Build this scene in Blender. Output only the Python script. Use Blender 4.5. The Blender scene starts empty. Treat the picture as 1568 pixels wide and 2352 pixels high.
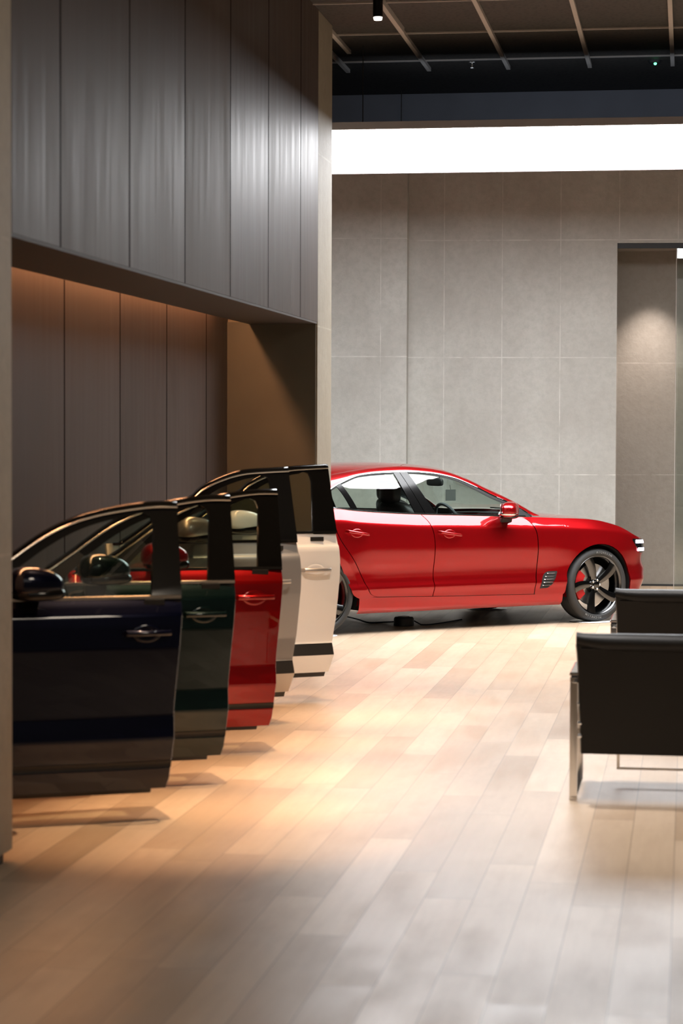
import bpy, bmesh, math, random
from mathutils import Vector, Matrix
random.seed(7)
PI = math.pi
S = bpy.context.scene
COL = S.collection

# ------------------------------------------------------------------ camera
F, H, CX, CY = 5200.0, 1.73, 784.0, 1176.0
PIT, ROLL = math.atan(191 / F), math.radians(.2)
cam_d = bpy.data.cameras.new('camera')
cam = bpy.data.objects.new('camera', cam_d)
COL.objects.link(cam)
S.camera = cam
cam_d.sensor_fit = 'HORIZONTAL'
cam_d.sensor_width = 36
cam_d.lens = 36 * F / 1568
cam_d.clip_end = 200
cam.matrix_world = Matrix.Translation((0, 0, H)) @ Matrix.Rotation(PI / 2 - PIT, 4, 'X') @ Matrix.Rotation(ROLL, 4, 'Z')
cam_d.dof.use_dof = True
cam_d.dof.focus_distance = 20.0
cam_d.dof.aperture_fstop = 5.2

# ------------------------------------------------------------------ world, exposure
S.view_settings.view_transform = 'Standard'
S.view_settings.look = 'None'
S.view_settings.gamma = 1
S.view_settings.use_curve_mapping = False
S.view_settings.exposure = 0.38
w = bpy.data.worlds.new('world')
S.world = w
w.use_nodes = True
w.node_tree.nodes['Background'].inputs[0].default_value = (1.0, .90, .80, 1)
w.node_tree.nodes['Background'].inputs[1].default_value = .022
S.cycles.max_bounces = 8
S.cycles.transparent_max_bounces = 24
S.cycles.use_denoising = True

TH = math.radians(8.70)                     # the room's long axis u against the view axis
RD = Vector((math.sin(TH), math.cos(TH), 0))
RN = Vector((math.cos(TH), -math.sin(TH), 0))
def R(r, u, z): return RN * r + RD * u + Vector((0, 0, z))

def light(name, kind, loc, target, power, color, size=.1, spot=60, blend=.6, sy=None):
    d = bpy.data.lights.new(name, kind)
    d.energy = power
    d.color = color
    if kind == 'SPOT':
        d.spot_size = math.radians(spot); d.spot_blend = blend; d.shadow_soft_size = size
    elif kind == 'AREA':
        d.shape = 'RECTANGLE'; d.size = size; d.size_y = sy or size
    else:
        d.shadow_soft_size = size
    o = bpy.data.objects.new(name, d)
    COL.objects.link(o)
    o.location = loc
    o.rotation_euler = (Vector(target) - Vector(loc)).to_track_quat('-Z', 'Y').to_euler()
    return o
WARM = (1.0, .66, .38)
NEUT = (1.0, .90, .78)
# track spots over the row of doors
for u, pw in ((9.62, 170), (10.62, 160), (11.70, 150), (12.9, 140), (14.0, 110)):
    light('door_spot', 'SPOT', R(-2.0, u + .12, 4.5), R(-2.05, u - .05, 0), pw * 4, WARM, .02, 30, .95)
# spots over the aisle floor
for r, u, pw in ((.55, 9.7, 150), (-.25, 8.7, 70), (-1.0, 10.0, 110), (-.9, 11.2, 200), (-.7, 13.4, 220), (.6, 11.8, 190), (.9, 14.2, 220), (-.5, 15.8, 200)):
    light('aisle_spot', 'SPOT', R(r, u, 4.55), R(r, u, 0), pw * 2.6, (1, .94, .90), .06, 44, 1)
# added spots without fixtures that brighten the faces of the last doors
light('door_face_fill', 'SPOT', R(-1.0, 10.2, 4.5), R(-2.35, 14.0, .75), 260, (1, .90, .80), .05, 24, .8)
light('door_face_fill', 'SPOT', R(-.4, 11.2, 4.5), R(-2.2, 13.2, .6), 160, (1, .86, .72), .05, 20, .8)
# unseen lamps added to lift the back wall
for r, u in ((-2.6, 21.5), (-.9, 21.4), (.8, 21.4), (2.4, 21.4)):
    light('wall_fill', 'SPOT', R(r, u - 1.0, 3.8), R(r, u + 3.0, .6), 8, (.95, .97, .92), .3, 80, 1)
light('bulkhead_fill', 'AREA', R(-.6, 18.2, 4.3), R(-.6, 20.3, 4.45), 5, (.75, .85, 1), 4, sy=.15)  # unseen light added to raise the bulkhead's tone
# added fill areas out of view, for the hall and the near column
light('hall_fill', 'AREA', R(1.0, 2.0, 4.4), R(-.6, 13, 0), 18, (1, .93, .86), 5, sy=3)
light('hall_fill', 'AREA', R(1.0, 5.0, 4.5), R(-2.65, 7.2, 1.8), 60, (1, .84, .66), 1.2, sy=1.2)

# ------------------------------------------------------------------ materials
def newmat(name):
    m = bpy.data.materials.new(name)
    m.use_nodes = True
    nt = m.node_tree
    return m, nt, nt.nodes['Principled BSDF']
def setp(b, **k):
    for n, v in k.items():
        n = n.replace('_', ' ')
        b.inputs[n].default_value = (*v, 1) if isinstance(v, tuple) and len(v) == 3 else v
def pm(name, col, rough=.5, metal=0, noise=0, nscale=20, bump=0, bscale=200, **k):
    m, nt, b = newmat(name)
    setp(b, Base_Color=col, Roughness=rough, Metallic=metal, **k)
    if noise:
        tc = nt.nodes.new('ShaderNodeTexCoord'); n = nt.nodes.new('ShaderNodeTexNoise'); mr = nt.nodes.new('ShaderNodeMix')
        mr.data_type = 'RGBA'
        n.inputs['Scale'].default_value = nscale
        nt.links.new(tc.outputs['Object'], n.inputs['Vector'])
        mr.inputs[6].default_value = (*[c * (1 - noise) for c in col], 1)
        mr.inputs[7].default_value = (*[min(1, c * (1 + noise)) for c in col], 1)
        nt.links.new(n.outputs['Fac'], mr.inputs[0])
        nt.links.new(mr.outputs[2], b.inputs['Base Color'])
    if bump:
        tc = nt.nodes.new('ShaderNodeTexCoord'); n = nt.nodes.new('ShaderNodeTexNoise'); bp = nt.nodes.new('ShaderNodeBump')
        n.inputs['Scale'].default_value = bscale
        nt.links.new(tc.outputs['Object'], n.inputs['Vector'])
        bp.inputs['Strength'].default_value = bump
        bp.inputs['Distance'].default_value = .002
        nt.links.new(n.outputs['Fac'], bp.inputs['Height'])
        nt.links.new(bp.outputs['Normal'], b.inputs['Normal'])
    return m
def paint(name, col, metal=.35, rough=.32, coat=1):
    m = pm(name, col, rough, metal, noise=.06, nscale=900)
    setp(m.node_tree.nodes['Principled BSDF'], Coat_Weight=float(coat), Coat_Roughness=.02, Specular_IOR_Level=.08)
    return m
def emis(name, col, st):
    m, nt, b = newmat(name)
    setp(b, Base_Color=(.8, .8, .8), Emission_Color=col, Emission_Strength=float(st))
    return m
def glassmat(name, tint, ior=1.5):
    m = bpy.data.materials.new(name); m.use_nodes = True
    nt = m.node_tree; nt.nodes.clear()
    o = nt.nodes.new('ShaderNodeOutputMaterial'); t = nt.nodes.new('ShaderNodeBsdfTransparent'); g = nt.nodes.new('ShaderNodeBsdfGlossy')
    x = nt.nodes.new('ShaderNodeMixShader')
    ge = nt.nodes.new('ShaderNodeNewGeometry'); dp = nt.nodes.new('ShaderNodeVectorMath'); dp.operation = 'DOT_PRODUCT'
    nt.links.new(ge.outputs['Normal'], dp.inputs[0]); nt.links.new(ge.outputs['Incoming'], dp.inputs[1])
    def mm(op, a, b=None):
        n = nt.nodes.new('ShaderNodeMath'); n.operation = op
        for i, v in enumerate((a, b)):
            if v is None: continue
            if hasattr(v, 'is_output'): nt.links.new(v, n.inputs[i])
            else: n.inputs[i].default_value = v
        return n.outputs[0]
    f0 = 2 * ((ior - 1) / (ior + 1)) ** 2      # both faces of the pane
    sch = mm('POWER', mm('SUBTRACT', 1.0, mm('ABSOLUTE', dp.outputs['Value'])), 5.0)
    fz = mm('ADD', mm('MULTIPLY', sch, 1 - f0), f0)
    t.inputs[0].default_value = (*tint, 1)
    g.inputs['Roughness'].default_value = .0
    nt.links.new(fz, x.inputs[0]); nt.links.new(t.outputs[0], x.inputs[1]); nt.links.new(g.outputs[0], x.inputs[2])
    nt.links.new(x.outputs[0], o.inputs[0])
    return m
M = {}
M['black_gloss'] = pm('gloss black trim', (.004, .004, .004), .12, Specular_IOR_Level=.4)
M['black'] = pm('black plastic', (.012, .012, .012), .55, bump=.2)
M['rubber'] = pm('tyre rubber', (.024, .024, .023), .65, bump=.3, bscale=300)
M['letter'] = pm('raised rubber lettering', (.22, .22, .21), .5, noise=.1)
M['chrome'] = pm('chrome', (.85, .85, .85), .08, 1, noise=.03)
M['satin'] = pm('satin metal', (.55, .53, .50), .25, 1, noise=.05)
M['rim'] = pm('dark machined rim', (.10, .10, .10), .2, 1, noise=.05)
M['disc'] = pm('brake disc steel', (.65, .65, .65), .3, 1, noise=.05)
M['caliper'] = pm('red caliper', (.5, .01, .012), .3, noise=.05)
M['leather'] = pm('black leather', (.007, .0065, .006), .45, Specular_IOR_Level=.3, bump=.5, bscale=260)
M['seat_leather'] = pm('seat leather', (.014, .012, .012), .5, bump=.3)
M['dash'] = pm('dashboard vinyl', (.10, .11, .12), .5, bump=.3)
M['frame_steel'] = pm('polished steel', (.80, .78, .76), .10, 1, noise=.03)
M['car_red'] = paint('candy red paint', (.34, .0028, .005), .7, .3)
M['glass'] = glassmat('tinted glass', (.78, .86, .82), 1.5)
M['door_glass'] = glassmat('door glass', (.66, .76, .71), 1.5)
M['clear_glass'] = glassmat('clear glass', (.86, .9, .88), 1.45)
M['panel_light'] = emis('luminous ceiling fabric', (.95, .97, 1.0), 12.0)
M['lamp'] = emis('lamp lens', (1, .92, .82), 5)
M['head_led'] = emis('headlight led', (.74, .66, 1.0), 3.2)
M['green_led'] = emis('green led', (.1, 1, .35), 2.5)
M['cove_led'] = emis('warm cove led', (1, .45, .20), 80)
M['cable'] = pm('cable', (.01, .01, .01), .6, noise=.1)
M['pad'] = pm('acrylic pad', (.75, .75, .76), .25, noise=.03)
M['card'] = pm('grey card', (.07, .07, .065), .6, noise=.05)
M['dark_metal'] = pm('dark metal', (.03, .028, .026), .4, .5, noise=.1)
M['tbar'] = pm('ceiling bar paint', (.42, .38, .34), .55, noise=.1)
M['frame_light'] = pm('lightbox frame', (.30, .28, .29), .5, noise=.05)
M['blue'] = paint('dark blue paint', (.0010, .0017, .012), .4, .3)
M['green'] = paint('dark green paint', (.003, .012, .012), .4, .3)
M['red'] = paint('red door paint', (.27, .003, .004), .6, .3)
M['silver'] = paint('silver paint', (.42, .40, .38), .7, .35)
M['white'] = paint('white paint', (.88, .87, .84), .0, .35)

def node_lines(nt, coord, phase, period, width):
    """1 on a thin line where (coord-phase)/period is whole, else 0"""
    a = nt.nodes.new('ShaderNodeMath'); a.operation = 'SUBTRACT'; a.inputs[1].default_value = phase - period / 2
    b = nt.nodes.new('ShaderNodeMath'); b.operation = 'FLOORED_MODULO'; b.inputs[1].default_value = period
    c = nt.nodes.new('ShaderNodeMath'); c.operation = 'SUBTRACT'; c.inputs[1].default_value = period / 2
    d = nt.nodes.new('ShaderNodeMath'); d.operation = 'ABSOLUTE'
    e = nt.nodes.new('ShaderNodeMath'); e.operation = 'LESS_THAN'; e.inputs[1].default_value = width / 2
    nt.links.new(coord, a.inputs[0]); nt.links.new(a.outputs[0], b.inputs[0]); nt.links.new(b.outputs[0], c.inputs[0])
    nt.links.new(c.outputs[0], d.inputs[0]); nt.links.new(d.outputs[0], e.inputs[0])
    return e.outputs[0]
def mixc(nt, fac, a, b, mode='MIX'):
    m = nt.nodes.new('ShaderNodeMix'); m.data_type = 'RGBA'; m.blend_type = mode
    for i, v in ((0, fac), (6, a), (7, b)):
        if hasattr(v, 'is_output'): nt.links.new(v, m.inputs[i])
        else: m.inputs[i].default_value = v if i == 0 else (*v, 1)
    return m.outputs[2]
def vnoise(nt, vec, sc, scale, detail=4, rough=.55):
    mp = nt.nodes.new('ShaderNodeMapping'); mp.inputs['Scale'].default_value = sc
    n = nt.nodes.new('ShaderNodeTexNoise'); n.inputs['Scale'].default_value = scale; n.inputs['Detail'].default_value = detail
    n.inputs['Roughness'].default_value = rough
    nt.links.new(vec, mp.inputs[0]); nt.links.new(mp.outputs[0], n.inputs['Vector'])
    return n.outputs['Fac']
def ramp(nt, fac, lo, hi):
    r = nt.nodes.new('ShaderNodeMapRange'); r.inputs[1].default_value = lo; r.inputs[2].default_value = hi
    nt.links.new(fac, r.inputs[0]); return r.outputs[0]

def concrete(name, c1, c2, xph, zph, xper=.615, zper=1.24, axis='X', rough=.62):
    m, nt, b = newmat(name)
    tc = nt.nodes.new('ShaderNodeTexCoord'); sp = nt.nodes.new('ShaderNodeSeparateXYZ')
    nt.links.new(tc.outputs['Object'], sp.inputs[0])
    big = ramp(nt, vnoise(nt, tc.outputs['Object'], (1, 1, .8), 1.1, 6, .6), .3, .7)
    fine = vnoise(nt, tc.outputs['Object'], (1, 1, 1), 14, 8, .7)
    col = mixc(nt, big, c1, c2)
    dk = mixc(nt, .5, col, tuple(x * .8 for x in c1))
    col = mixc(nt, ramp(nt, fine, .42, .75), col, dk)
    lx = node_lines(nt, sp.outputs[axis], xph, xper, .010)
    lz = node_lines(nt, sp.outputs['Z'], zph, zper, .012)
    mx = nt.nodes.new('ShaderNodeMath'); mx.operation = 'MAXIMUM'
    nt.links.new(lx, mx.inputs[0]); nt.links.new(lz, mx.inputs[1])
    ml = nt.nodes.new('ShaderNodeMath'); ml.operation = 'MULTIPLY'
    nt.links.new(mx.outputs[0], ml.inputs[0])
    nt.links.new(ramp(nt, vnoise(nt, tc.outputs['Object'], (1, 1, 1), 5), .35, .6), ml.inputs[1])
    col = mixc(nt, ml.outputs[0], col, tuple(min(1, x * 1.12) for x in c2))
    # small bolt-like flaws on the seams
    vo = nt.nodes.new('ShaderNodeTexVoronoi'); vo.inputs['Scale'].default_value = 1.3
    nt.links.new(tc.outputs['Object'], vo.inputs['Vector'])
    lt = nt.nodes.new('ShaderNodeMath'); lt.operation = 'LESS_THAN'; lt.inputs[1].default_value = .03
    nt.links.new(vo.outputs['Distance'], lt.inputs[0])
    col = mixc(nt, lt.outputs[0], col, tuple(x * .45 for x in c1))
    nt.links.new(col, b.inputs['Base Color'])
    setp(b, Roughness=rough)
    bp = nt.nodes.new('ShaderNodeBump'); bp.inputs['Strength'].default_value = .35; bp.inputs['Distance'].default_value = .01
    ad = nt.nodes.new('ShaderNodeMath'); ad.operation = 'SUBTRACT'
    nt.links.new(fine, ad.inputs[0]); nt.links.new(mx.outputs[0], ad.inputs[1])
    nt.links.new(ad.outputs[0], bp.inputs['Height']); nt.links.new(bp.outputs['Normal'], b.inputs['Normal'])
    return m
CW1, CW2 = (.37, .355, .315), (.50, .495, .455)
M['column'] = concrete('warm concrete column', (.34, .295, .225), (.44, .385, .30), 8.1, 2.47, 1.2, 1.24, 'Y')

M['column_shaded'] = concrete('shaded concrete column', (.24, .205, .15), (.31, .27, .205), 17.5, 2.47, 1.2, 1.24, 'Y')  # column concrete darkened so its colour carries the dimmer light
def woodpanel():
    m, nt, b = newmat('dark stained metal-faced panels')
    tc = nt.nodes.new('ShaderNodeTexCoord'); sp = nt.nodes.new('ShaderNodeSeparateXYZ')
    nt.links.new(tc.outputs['Object'], sp.inputs[0])
    st = vnoise(nt, tc.outputs['Object'], (1, 1, .05), 16, 6, .6)
    st2 = vnoise(nt, tc.outputs['Object'], (1, 1, .3), 1.6, 3, .5)
    f = nt.nodes.new('ShaderNodeMath'); f.operation = 'FLOOR'
    dv = nt.nodes.new('ShaderNodeMath'); dv.operation = 'MULTIPLY_ADD'; dv.inputs[1].default_value = 1 / 1.205; dv.inputs[2].default_value = -15.41 / 1.205 + 40
    nt.links.new(sp.outputs['Y'], dv.inputs[0]); nt.links.new(dv.outputs[0], f.inputs[0])
    wn = nt.nodes.new('ShaderNodeTexWhiteNoise'); wn.noise_dimensions = '1D'
    nt.links.new(f.outputs[0], wn.inputs['W'])
    c = mixc(nt, ramp(nt, st, .3, .7), (.060, .043, .035), (.100, .077, .065))
    c = mixc(nt, ramp(nt, st2, .3, .7), c, (.098, .073, .062))
    c = mixc(nt, .35, c, mixc(nt, wn.outputs['Value'], (.048, .034, .028), (.115, .094, .083)))
    ln = node_lines(nt, sp.outputs['Y'], 15.41, 1.205, .024)
    c = mixc(nt, ln, c, (.012, .009, .008))
    nt.links.new(c, b.inputs['Base Color'])
    rg = nt.nodes.new('ShaderNodeMapRange'); rg.inputs[1].default_value = .3; rg.inputs[2].default_value = .7; rg.inputs[3].default_value = .40; rg.inputs[4].default_value = .52
    nt.links.new(st, rg.inputs[0])
    ra = nt.nodes.new('ShaderNodeMath'); ra.operation = 'MULTIPLY_ADD'; ra.inputs[1].default_value = .14
    nt.links.new(wn.outputs['Value'], ra.inputs[0]); nt.links.new(rg.outputs[0], ra.inputs[2]); nt.links.new(ra.outputs[0], b.inputs['Roughness'])
    sl = nt.nodes.new('ShaderNodeMapRange'); sl.inputs[3].default_value = .17; sl.inputs[4].default_value = 0
    nt.links.new(ln, sl.inputs[0]); nt.links.new(sl.outputs[0], b.inputs['Specular IOR Level'])
    setp(b, Metallic=.1, Specular_IOR_Level=.2)
    bp = nt.nodes.new('ShaderNodeBump'); bp.inputs['Strength'].default_value = .0; bp.inputs['Distance'].default_value = .002
    nt.links.new(st, bp.inputs['Height']); nt.links.new(bp.outputs['Normal'], b.inputs['Normal'])
    return m
M['woodpanel'] = woodpanel()

def floormat():
    m, nt, b = newmat('oak planks')
    tc = nt.nodes.new('ShaderNodeTexCoord'); sp = nt.nodes.new('ShaderNodeSeparateXYZ')
    nt.links.new(tc.outputs['Object'], sp.inputs[0])
    W_, L_ = .1815, 1.85
    def mth(op, a, b_=None, c_=None):
        n = nt.nodes.new('ShaderNodeMath'); n.operation = op
        for i, v in enumerate((a, b_, c_)):
            if v is None: continue
            if hasattr(v, 'is_output'): nt.links.new(v, n.inputs[i])
            else: n.inputs[i].default_value = v
        return n.outputs[0]
    row = mth('FLOOR', mth('MULTIPLY_ADD', sp.outputs['X'], 1 / W_, .042 / W_ + 50))
    w1 = nt.nodes.new('ShaderNodeTexWhiteNoise'); w1.noise_dimensions = '1D'; nt.links.new(row, w1.inputs['W'])
    ush = mth('MULTIPLY_ADD', w1.outputs['Value'], L_, sp.outputs['Y'])
    cell = mth('FLOOR', mth('DIVIDE', ush, L_))
    cb = nt.nodes.new('ShaderNodeCombineXYZ'); nt.links.new(row, cb.inputs[0]); nt.links.new(cell, cb.inputs[1])
    w2 = nt.nodes.new('ShaderNodeTexWhiteNoise'); w2.noise_dimensions = '2D'; nt.links.new(cb.outputs[0], w2.inputs['Vector'])
    cr = nt.nodes.new('ShaderNodeValToRGB')
    e = cr.color_ramp.elements
    e[0].position = 0; e[0].color = (.44, .32, .215, 1)
    e[1].position = 1; e[1].color = (.62, .475, .34, 1)
    k = cr.color_ramp.elements.new(.3); k.color = (.49, .36, .245, 1)
    k = cr.color_ramp.elements.new(.65); k.color = (.55, .415, .29, 1)
    nt.links.new(w2.outputs['Value'], cr.inputs[0])
    # grain, shifted plank by plank
    va = nt.nodes.new('ShaderNodeVectorMath'); va.operation = 'ADD'
    vs = nt.nodes.new('ShaderNodeVectorMath'); vs.operation = 'SCALE'; vs.inputs['Scale'].default_value = 9
    nt.links.new(w2.outputs['Color'], vs.inputs[0]); nt.links.new(tc.outputs['Object'], va.inputs[0]); nt.links.new(vs.outputs[0], va.inputs[1])
    g = vnoise(nt, va.outputs[0], (1, .07, 1), 26, 6, .65)
    g2 = vnoise(nt, va.outputs[0], (1, .35, 1), 3.5, 4, .6)
    c = mixc(nt, ramp(nt, g, .3, .75), cr.outputs[0], mixc(nt, .22, cr.outputs[0], (.22, .13, .08)))
    c = mixc(nt, ramp(nt, g2, .5, .85), c, mixc(nt, .4, c, (.24, .14, .08)))
    l1 = node_lines(nt, sp.outputs['X'], -.042, W_, .0035)
    l2 = node_lines(nt, ush, 0, L_, .004)
    ln = mth('MAXIMUM', l1, l2)
    c = mixc(nt, ln, c, mixc(nt, .55, c, (.08, .05, .035)))
    nt.links.new(c, b.inputs['Base Color'])
    rg = nt.nodes.new('ShaderNodeMapRange'); rg.inputs[1].default_value = .3; rg.inputs[2].default_value = .7; rg.inputs[3].default_value = .30; rg.inputs[4].default_value = .42
    nt.links.new(g2, rg.inputs[0]); nt.links.new(rg.outputs[0], b.inputs['Roughness'])
    bp = nt.nodes.new('ShaderNodeBump'); bp.inputs['Strength'].default_value = .15; bp.inputs['Distance'].default_value = .002
    nt.links.new(mth('SUBTRACT', g, ln), bp.inputs['Height']); nt.links.new(bp.outputs['Normal'], b.inputs['Normal'])
    return m
M['floor'] = floormat()
def ceilmat():
    m, nt, b = newmat('dark perforated ceiling')
    tc = nt.nodes.new('ShaderNodeTexCoord')
    vo = nt.nodes.new('ShaderNodeTexVoronoi'); vo.inputs['Scale'].default_value = 28
    nt.links.new(tc.outputs['Object'], vo.inputs['Vector'])
    c = mixc(nt, ramp(nt, vo.outputs['Distance'], .1, .5), (.008, .007, .006), (.034, .029, .024))
    nt.links.new(c, b.inputs['Base Color']); setp(b, Roughness=.7)
    return m
M['ceiling'] = ceilmat()
M['soffit'] = pm('shaded soffit', (.030, .019, .013), .6, noise=.1)  # underside shade of the fascia put into this colour
M['bronze'] = pm('dark brown return', (.085, .078, .056), .5, .1, noise=.2, nscale=3)  # darker brown than the column beside it
M['bulkhead'] = pm('dark bulkhead paint', (.19, .20, .235), .6, noise=.15, nscale=3)

# ------------------------------------------------------------------ mesh helpers
def link(name, me, mat, parent=None, smooth=True):
    o = bpy.data.objects.new(name, me)
    COL.objects.link(o)
    if mat is not None: me.materials.append(M[mat] if isinstance(mat, str) else mat)
    if smooth:
        for p in me.polygons: p.use_smooth = True
        try: me.set_sharp_from_angle(angle=math.radians(38))
        except Exception: pass
    if parent: o.parent = parent
    return o
def raw(name, v, f, mat, parent=None, smooth=True, recalc=True):
    me = bpy.data.meshes.new(name)
    me.from_pydata([tuple(p) for p in v], [], f)
    if recalc:
        bm = bmesh.new(); bm.from_mesh(me)
        bmesh.ops.remove_doubles(bm, verts=bm.verts, dist=1e-5)
        bmesh.ops.recalc_face_normals(bm, faces=bm.faces)
        bm.to_mesh(me); bm.free()
    me.update()
    return link(name, me, mat, parent, smooth)
class MB:
    """collects shapes into one mesh"""
    def __init__(s): s.v = []; s.f = []
    def add(s, v, f):
        n = len(s.v); s.v += [Vector(p) for p in v]; s.f += [tuple(i + n for i in q) for q in f]; return s
    def box(s, x0, x1, y0, y1, z0, z1):
        v = [(x, y, z) for x in (x0, x1) for y in (y0, y1) for z in (z0, z1)]
        return s.add(v, [(0, 1, 3, 2), (4, 6, 7, 5), (0, 4, 5, 1), (2, 3, 7, 6), (0, 2, 6, 4), (1, 5, 7, 3)])
    def grid(s, P, closeu=False):
        n, m_ = len(P), len(P[0]); f = []
        for i in range(n if closeu else n - 1):
            for j in range(m_ - 1):
                a, b = i, (i + 1) % n
                f.append((a * m_ + j, b * m_ + j, b * m_ + j + 1, a * m_ + j + 1))
        return s.add([p for r_ in P for p in r_], f)
    def rings(s, rg, cap=True):
        n = len(rg[0]); f = []
        for i in range(len(rg) - 1):
            for j in range(n):
                k = (j + 1) % n
                f.append((i * n + j, i * n + k, (i + 1) * n + k, (i + 1) * n + j))
        if cap: f.append(tuple(range(n))); f.append(tuple((len(rg) - 1) * n + j for j in range(n)))
        return s.add([p for r_ in rg for p in r_], f)
    def tube(s, pts, rad, n=10, cap=True):
        pts = [Vector(p) for p in pts]; rg = []
        up = Vector((0, 0, 1))
        for i, p in enumerate(pts):
            t = (pts[min(i + 1, len(pts) - 1)] - pts[max(i - 1, 0)]).normalized()
            a = t.cross(up)
            if a.length < 1e-3: a = t.cross(Vector((1, 0, 0)))
            a.normalize(); b = t.cross(a)
            r_ = rad[i] if isinstance(rad, (list, tuple)) else rad
            rg.append([p + (a * math.cos(2 * PI * k / n) + b * math.sin(2 * PI * k / n)) * r_ for k in range(n)])
        return s.rings(rg, cap)
    def lathe(s, prof, n=48, axis='y', c=(0, 0, 0)):
        rg = []
        for (h_, r_) in prof:
            ring = []
            for k in range(n):
                a = 2 * PI * k / n
                p = {'y': (r_ * math.cos(a), h_, r_ * math.sin(a)), 'z': (r_ * math.cos(a), r_ * math.sin(a), h_), 'x': (h_, r_ * math.cos(a), r_ * math.sin(a))}[axis]
                ring.append(Vector(p) + Vector(c))
            rg.append(ring)
        return s.rings(rg)
    def sell(s, c, rx, ry, rz, e1=.8, e2=.8, nu=24, nv=14, fn=None):
        sg = lambda x, p: math.copysign(abs(x) ** p, x)
        rg = []
        for i in range(1, nv):
            ph = -PI / 2 + PI * i / nv
            ring = []
            for k in range(nu):
                a = 2 * PI * k / nu
                p = Vector((rx * sg(math.cos(ph), e1) * sg(math.cos(a), e2), ry * sg(math.cos(ph), e1) * sg(math.sin(a), e2), rz * sg(math.sin(ph), e1)))
                if fn: p = fn(p)
                ring.append(p + Vector(c))
            rg.append(ring)
        return s.rings(rg)
    def obj(s, name, mat, parent=None, smooth=True, bevel=0, seg=2, sub=0, solid=0):
        o = raw(name, s.v, s.f, mat, parent, smooth)
        if solid:
            md = o.modifiers.new('solid', 'SOLIDIFY'); md.thickness = solid; md.offset = -1
        if bevel:
            md = o.modifiers.new('bevel', 'BEVEL'); md.width = bevel; md.segments = seg; md.limit_method = 'ANGLE'; md.angle_limit = math.radians(40)
        if sub:
            md = o.modifiers.new('sub', 'SUBSURF'); md.levels = sub; md.render_levels = sub
        return o
def empty(name, loc, rz=0, label=None, cat=None, group=None):
    o = bpy.data.objects.new(name, None); COL.objects.link(o)
    o.location = loc; o.rotation_euler = (0, 0, rz); o.empty_display_size = .2
    tag(o, label, cat, group); return o
def tag(o, label=None, cat=None, group=None, kind=None):
    if label: o['label'] = label
    if cat: o['category'] = cat
    if group: o['group'] = group
    if kind: o['kind'] = kind
    return o
def interp(tab, x):
    if x <= tab[0][0]: return tab[0][1]
    for (a, b), (c, d) in zip(tab, tab[1:]):
        if x <= c: return b + (d - b) * (x - a) / (c - a)
    return tab[-1][1]
def smooth_interp(tab, x):
    """monotone-ish Catmull-Rom through (x, y) knots"""
    n = len(tab)
    if x <= tab[0][0]: return tab[0][1]
    if x >= tab[-1][0]: return tab[-1][1]
    for i in range(n - 1):
        x0, y0 = tab[i]; x1, y1 = tab[i + 1]
        if x <= x1:
            def sl(k):
                if k <= 0: return (tab[1][1] - tab[0][1]) / (tab[1][0] - tab[0][0])
                if k >= n - 1: return (tab[-1][1] - tab[-2][1]) / (tab[-1][0] - tab[-2][0])
                a = (tab[k][1] - tab[k - 1][1]) / (tab[k][0] - tab[k - 1][0]); b = (tab[k + 1][1] - tab[k][1]) / (tab[k + 1][0] - tab[k][0])
                if a * b <= 0: return 0
                return 2 * a * b / (a + b)
            hh = x1 - x0; t = (x - x0) / hh
            return (2*t**3 - 3*t**2 + 1) * y0 + (t**3 - 2*t**2 + t) * hh * sl(i) + (-2*t**3 + 3*t**2) * y1 + (t**3 - t**2) * hh * sl(i + 1)
def resample(pts, n):
    pts = [Vector(p) for p in pts]; d = [0]
    for a, b in zip(pts, pts[1:]): d.append(d[-1] + (b - a).length)
    out = []
    for i in range(n):
        t = d[-1] * i / (n - 1); k = 0
        while k < len(d) - 2 and d[k + 1] < t: k += 1
        out.append(pts[k].lerp(pts[k + 1], (t - d[k]) / max(1e-9, d[k + 1] - d[k])))
    return out
def crom(pts, sub=6):
    pts = [Vector(p) for p in pts]; out = []
    for i in range(len(pts) - 1):
        p0, p1, p2, p3 = pts[max(i - 1, 0)], pts[i], pts[i + 1], pts[min(i + 2, len(pts) - 1)]
        for k in range(sub):
            t = k / sub
            out.append(.5 * ((2 * p1) + (p2 - p0) * t + (2*p0 - 5*p1 + 4*p2 - p3) * t*t + (-p0 + 3*p1 - 3*p2 + p3) * t**3))
    out.append(pts[-1]); return out

# ------------------------------------------------------------------ setting
ROOMROT = -TH
def room(name, mb, mat, kind='structure', smooth=False, **k):
    o = mb.obj(name, mat, None, smooth, **k); o.rotation_euler = (0, 0, ROOMROT); tag(o, kind=kind); return o
CZ = 4.735
room('floor', MB().box(-9, 9, -3, 28, -.1, 0), 'floor')
room('ceiling', MB().box(-9, 9, 3, 20.6, CZ, CZ + .1), 'ceiling')
VW, UR0, UR1, VR = 2.65, 8.68, 16.15, 3.31
room('wall_left', MB().box(-VR - .2, -VR, UR0 - .3, UR1 + .3, 0, CZ), 'woodpanel')
room('wall_left_fascia', MB().box(-VR + .16, -VW, UR0, UR1, 2.5, CZ), 'woodpanel')
room('wall_left_soffit_shade', MB().box(-VR + .16, -VW - .002, UR0, UR1 - .02, 2.485, 2.50), 'soffit')  # thin sheet added to hold the dark shade under the fascia
room('wall_left_column_near', MB().box(-VR - .2, -VW, 3, UR0, .05, CZ), 'column', bevel=.006)
room('shadow_gap_column', MB().box(-VR - .2, -VW - .03, 3, UR0 - .03, 0, .05), 'black')  # recessed black strip standing in for the shadow gap
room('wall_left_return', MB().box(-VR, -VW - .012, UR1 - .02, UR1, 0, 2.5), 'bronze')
room('wall_left_column_far', MB().box(-VR - .2, -VW, UR1, 16.79, 0, CZ), 'column_shaded', bevel=.006)
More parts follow.
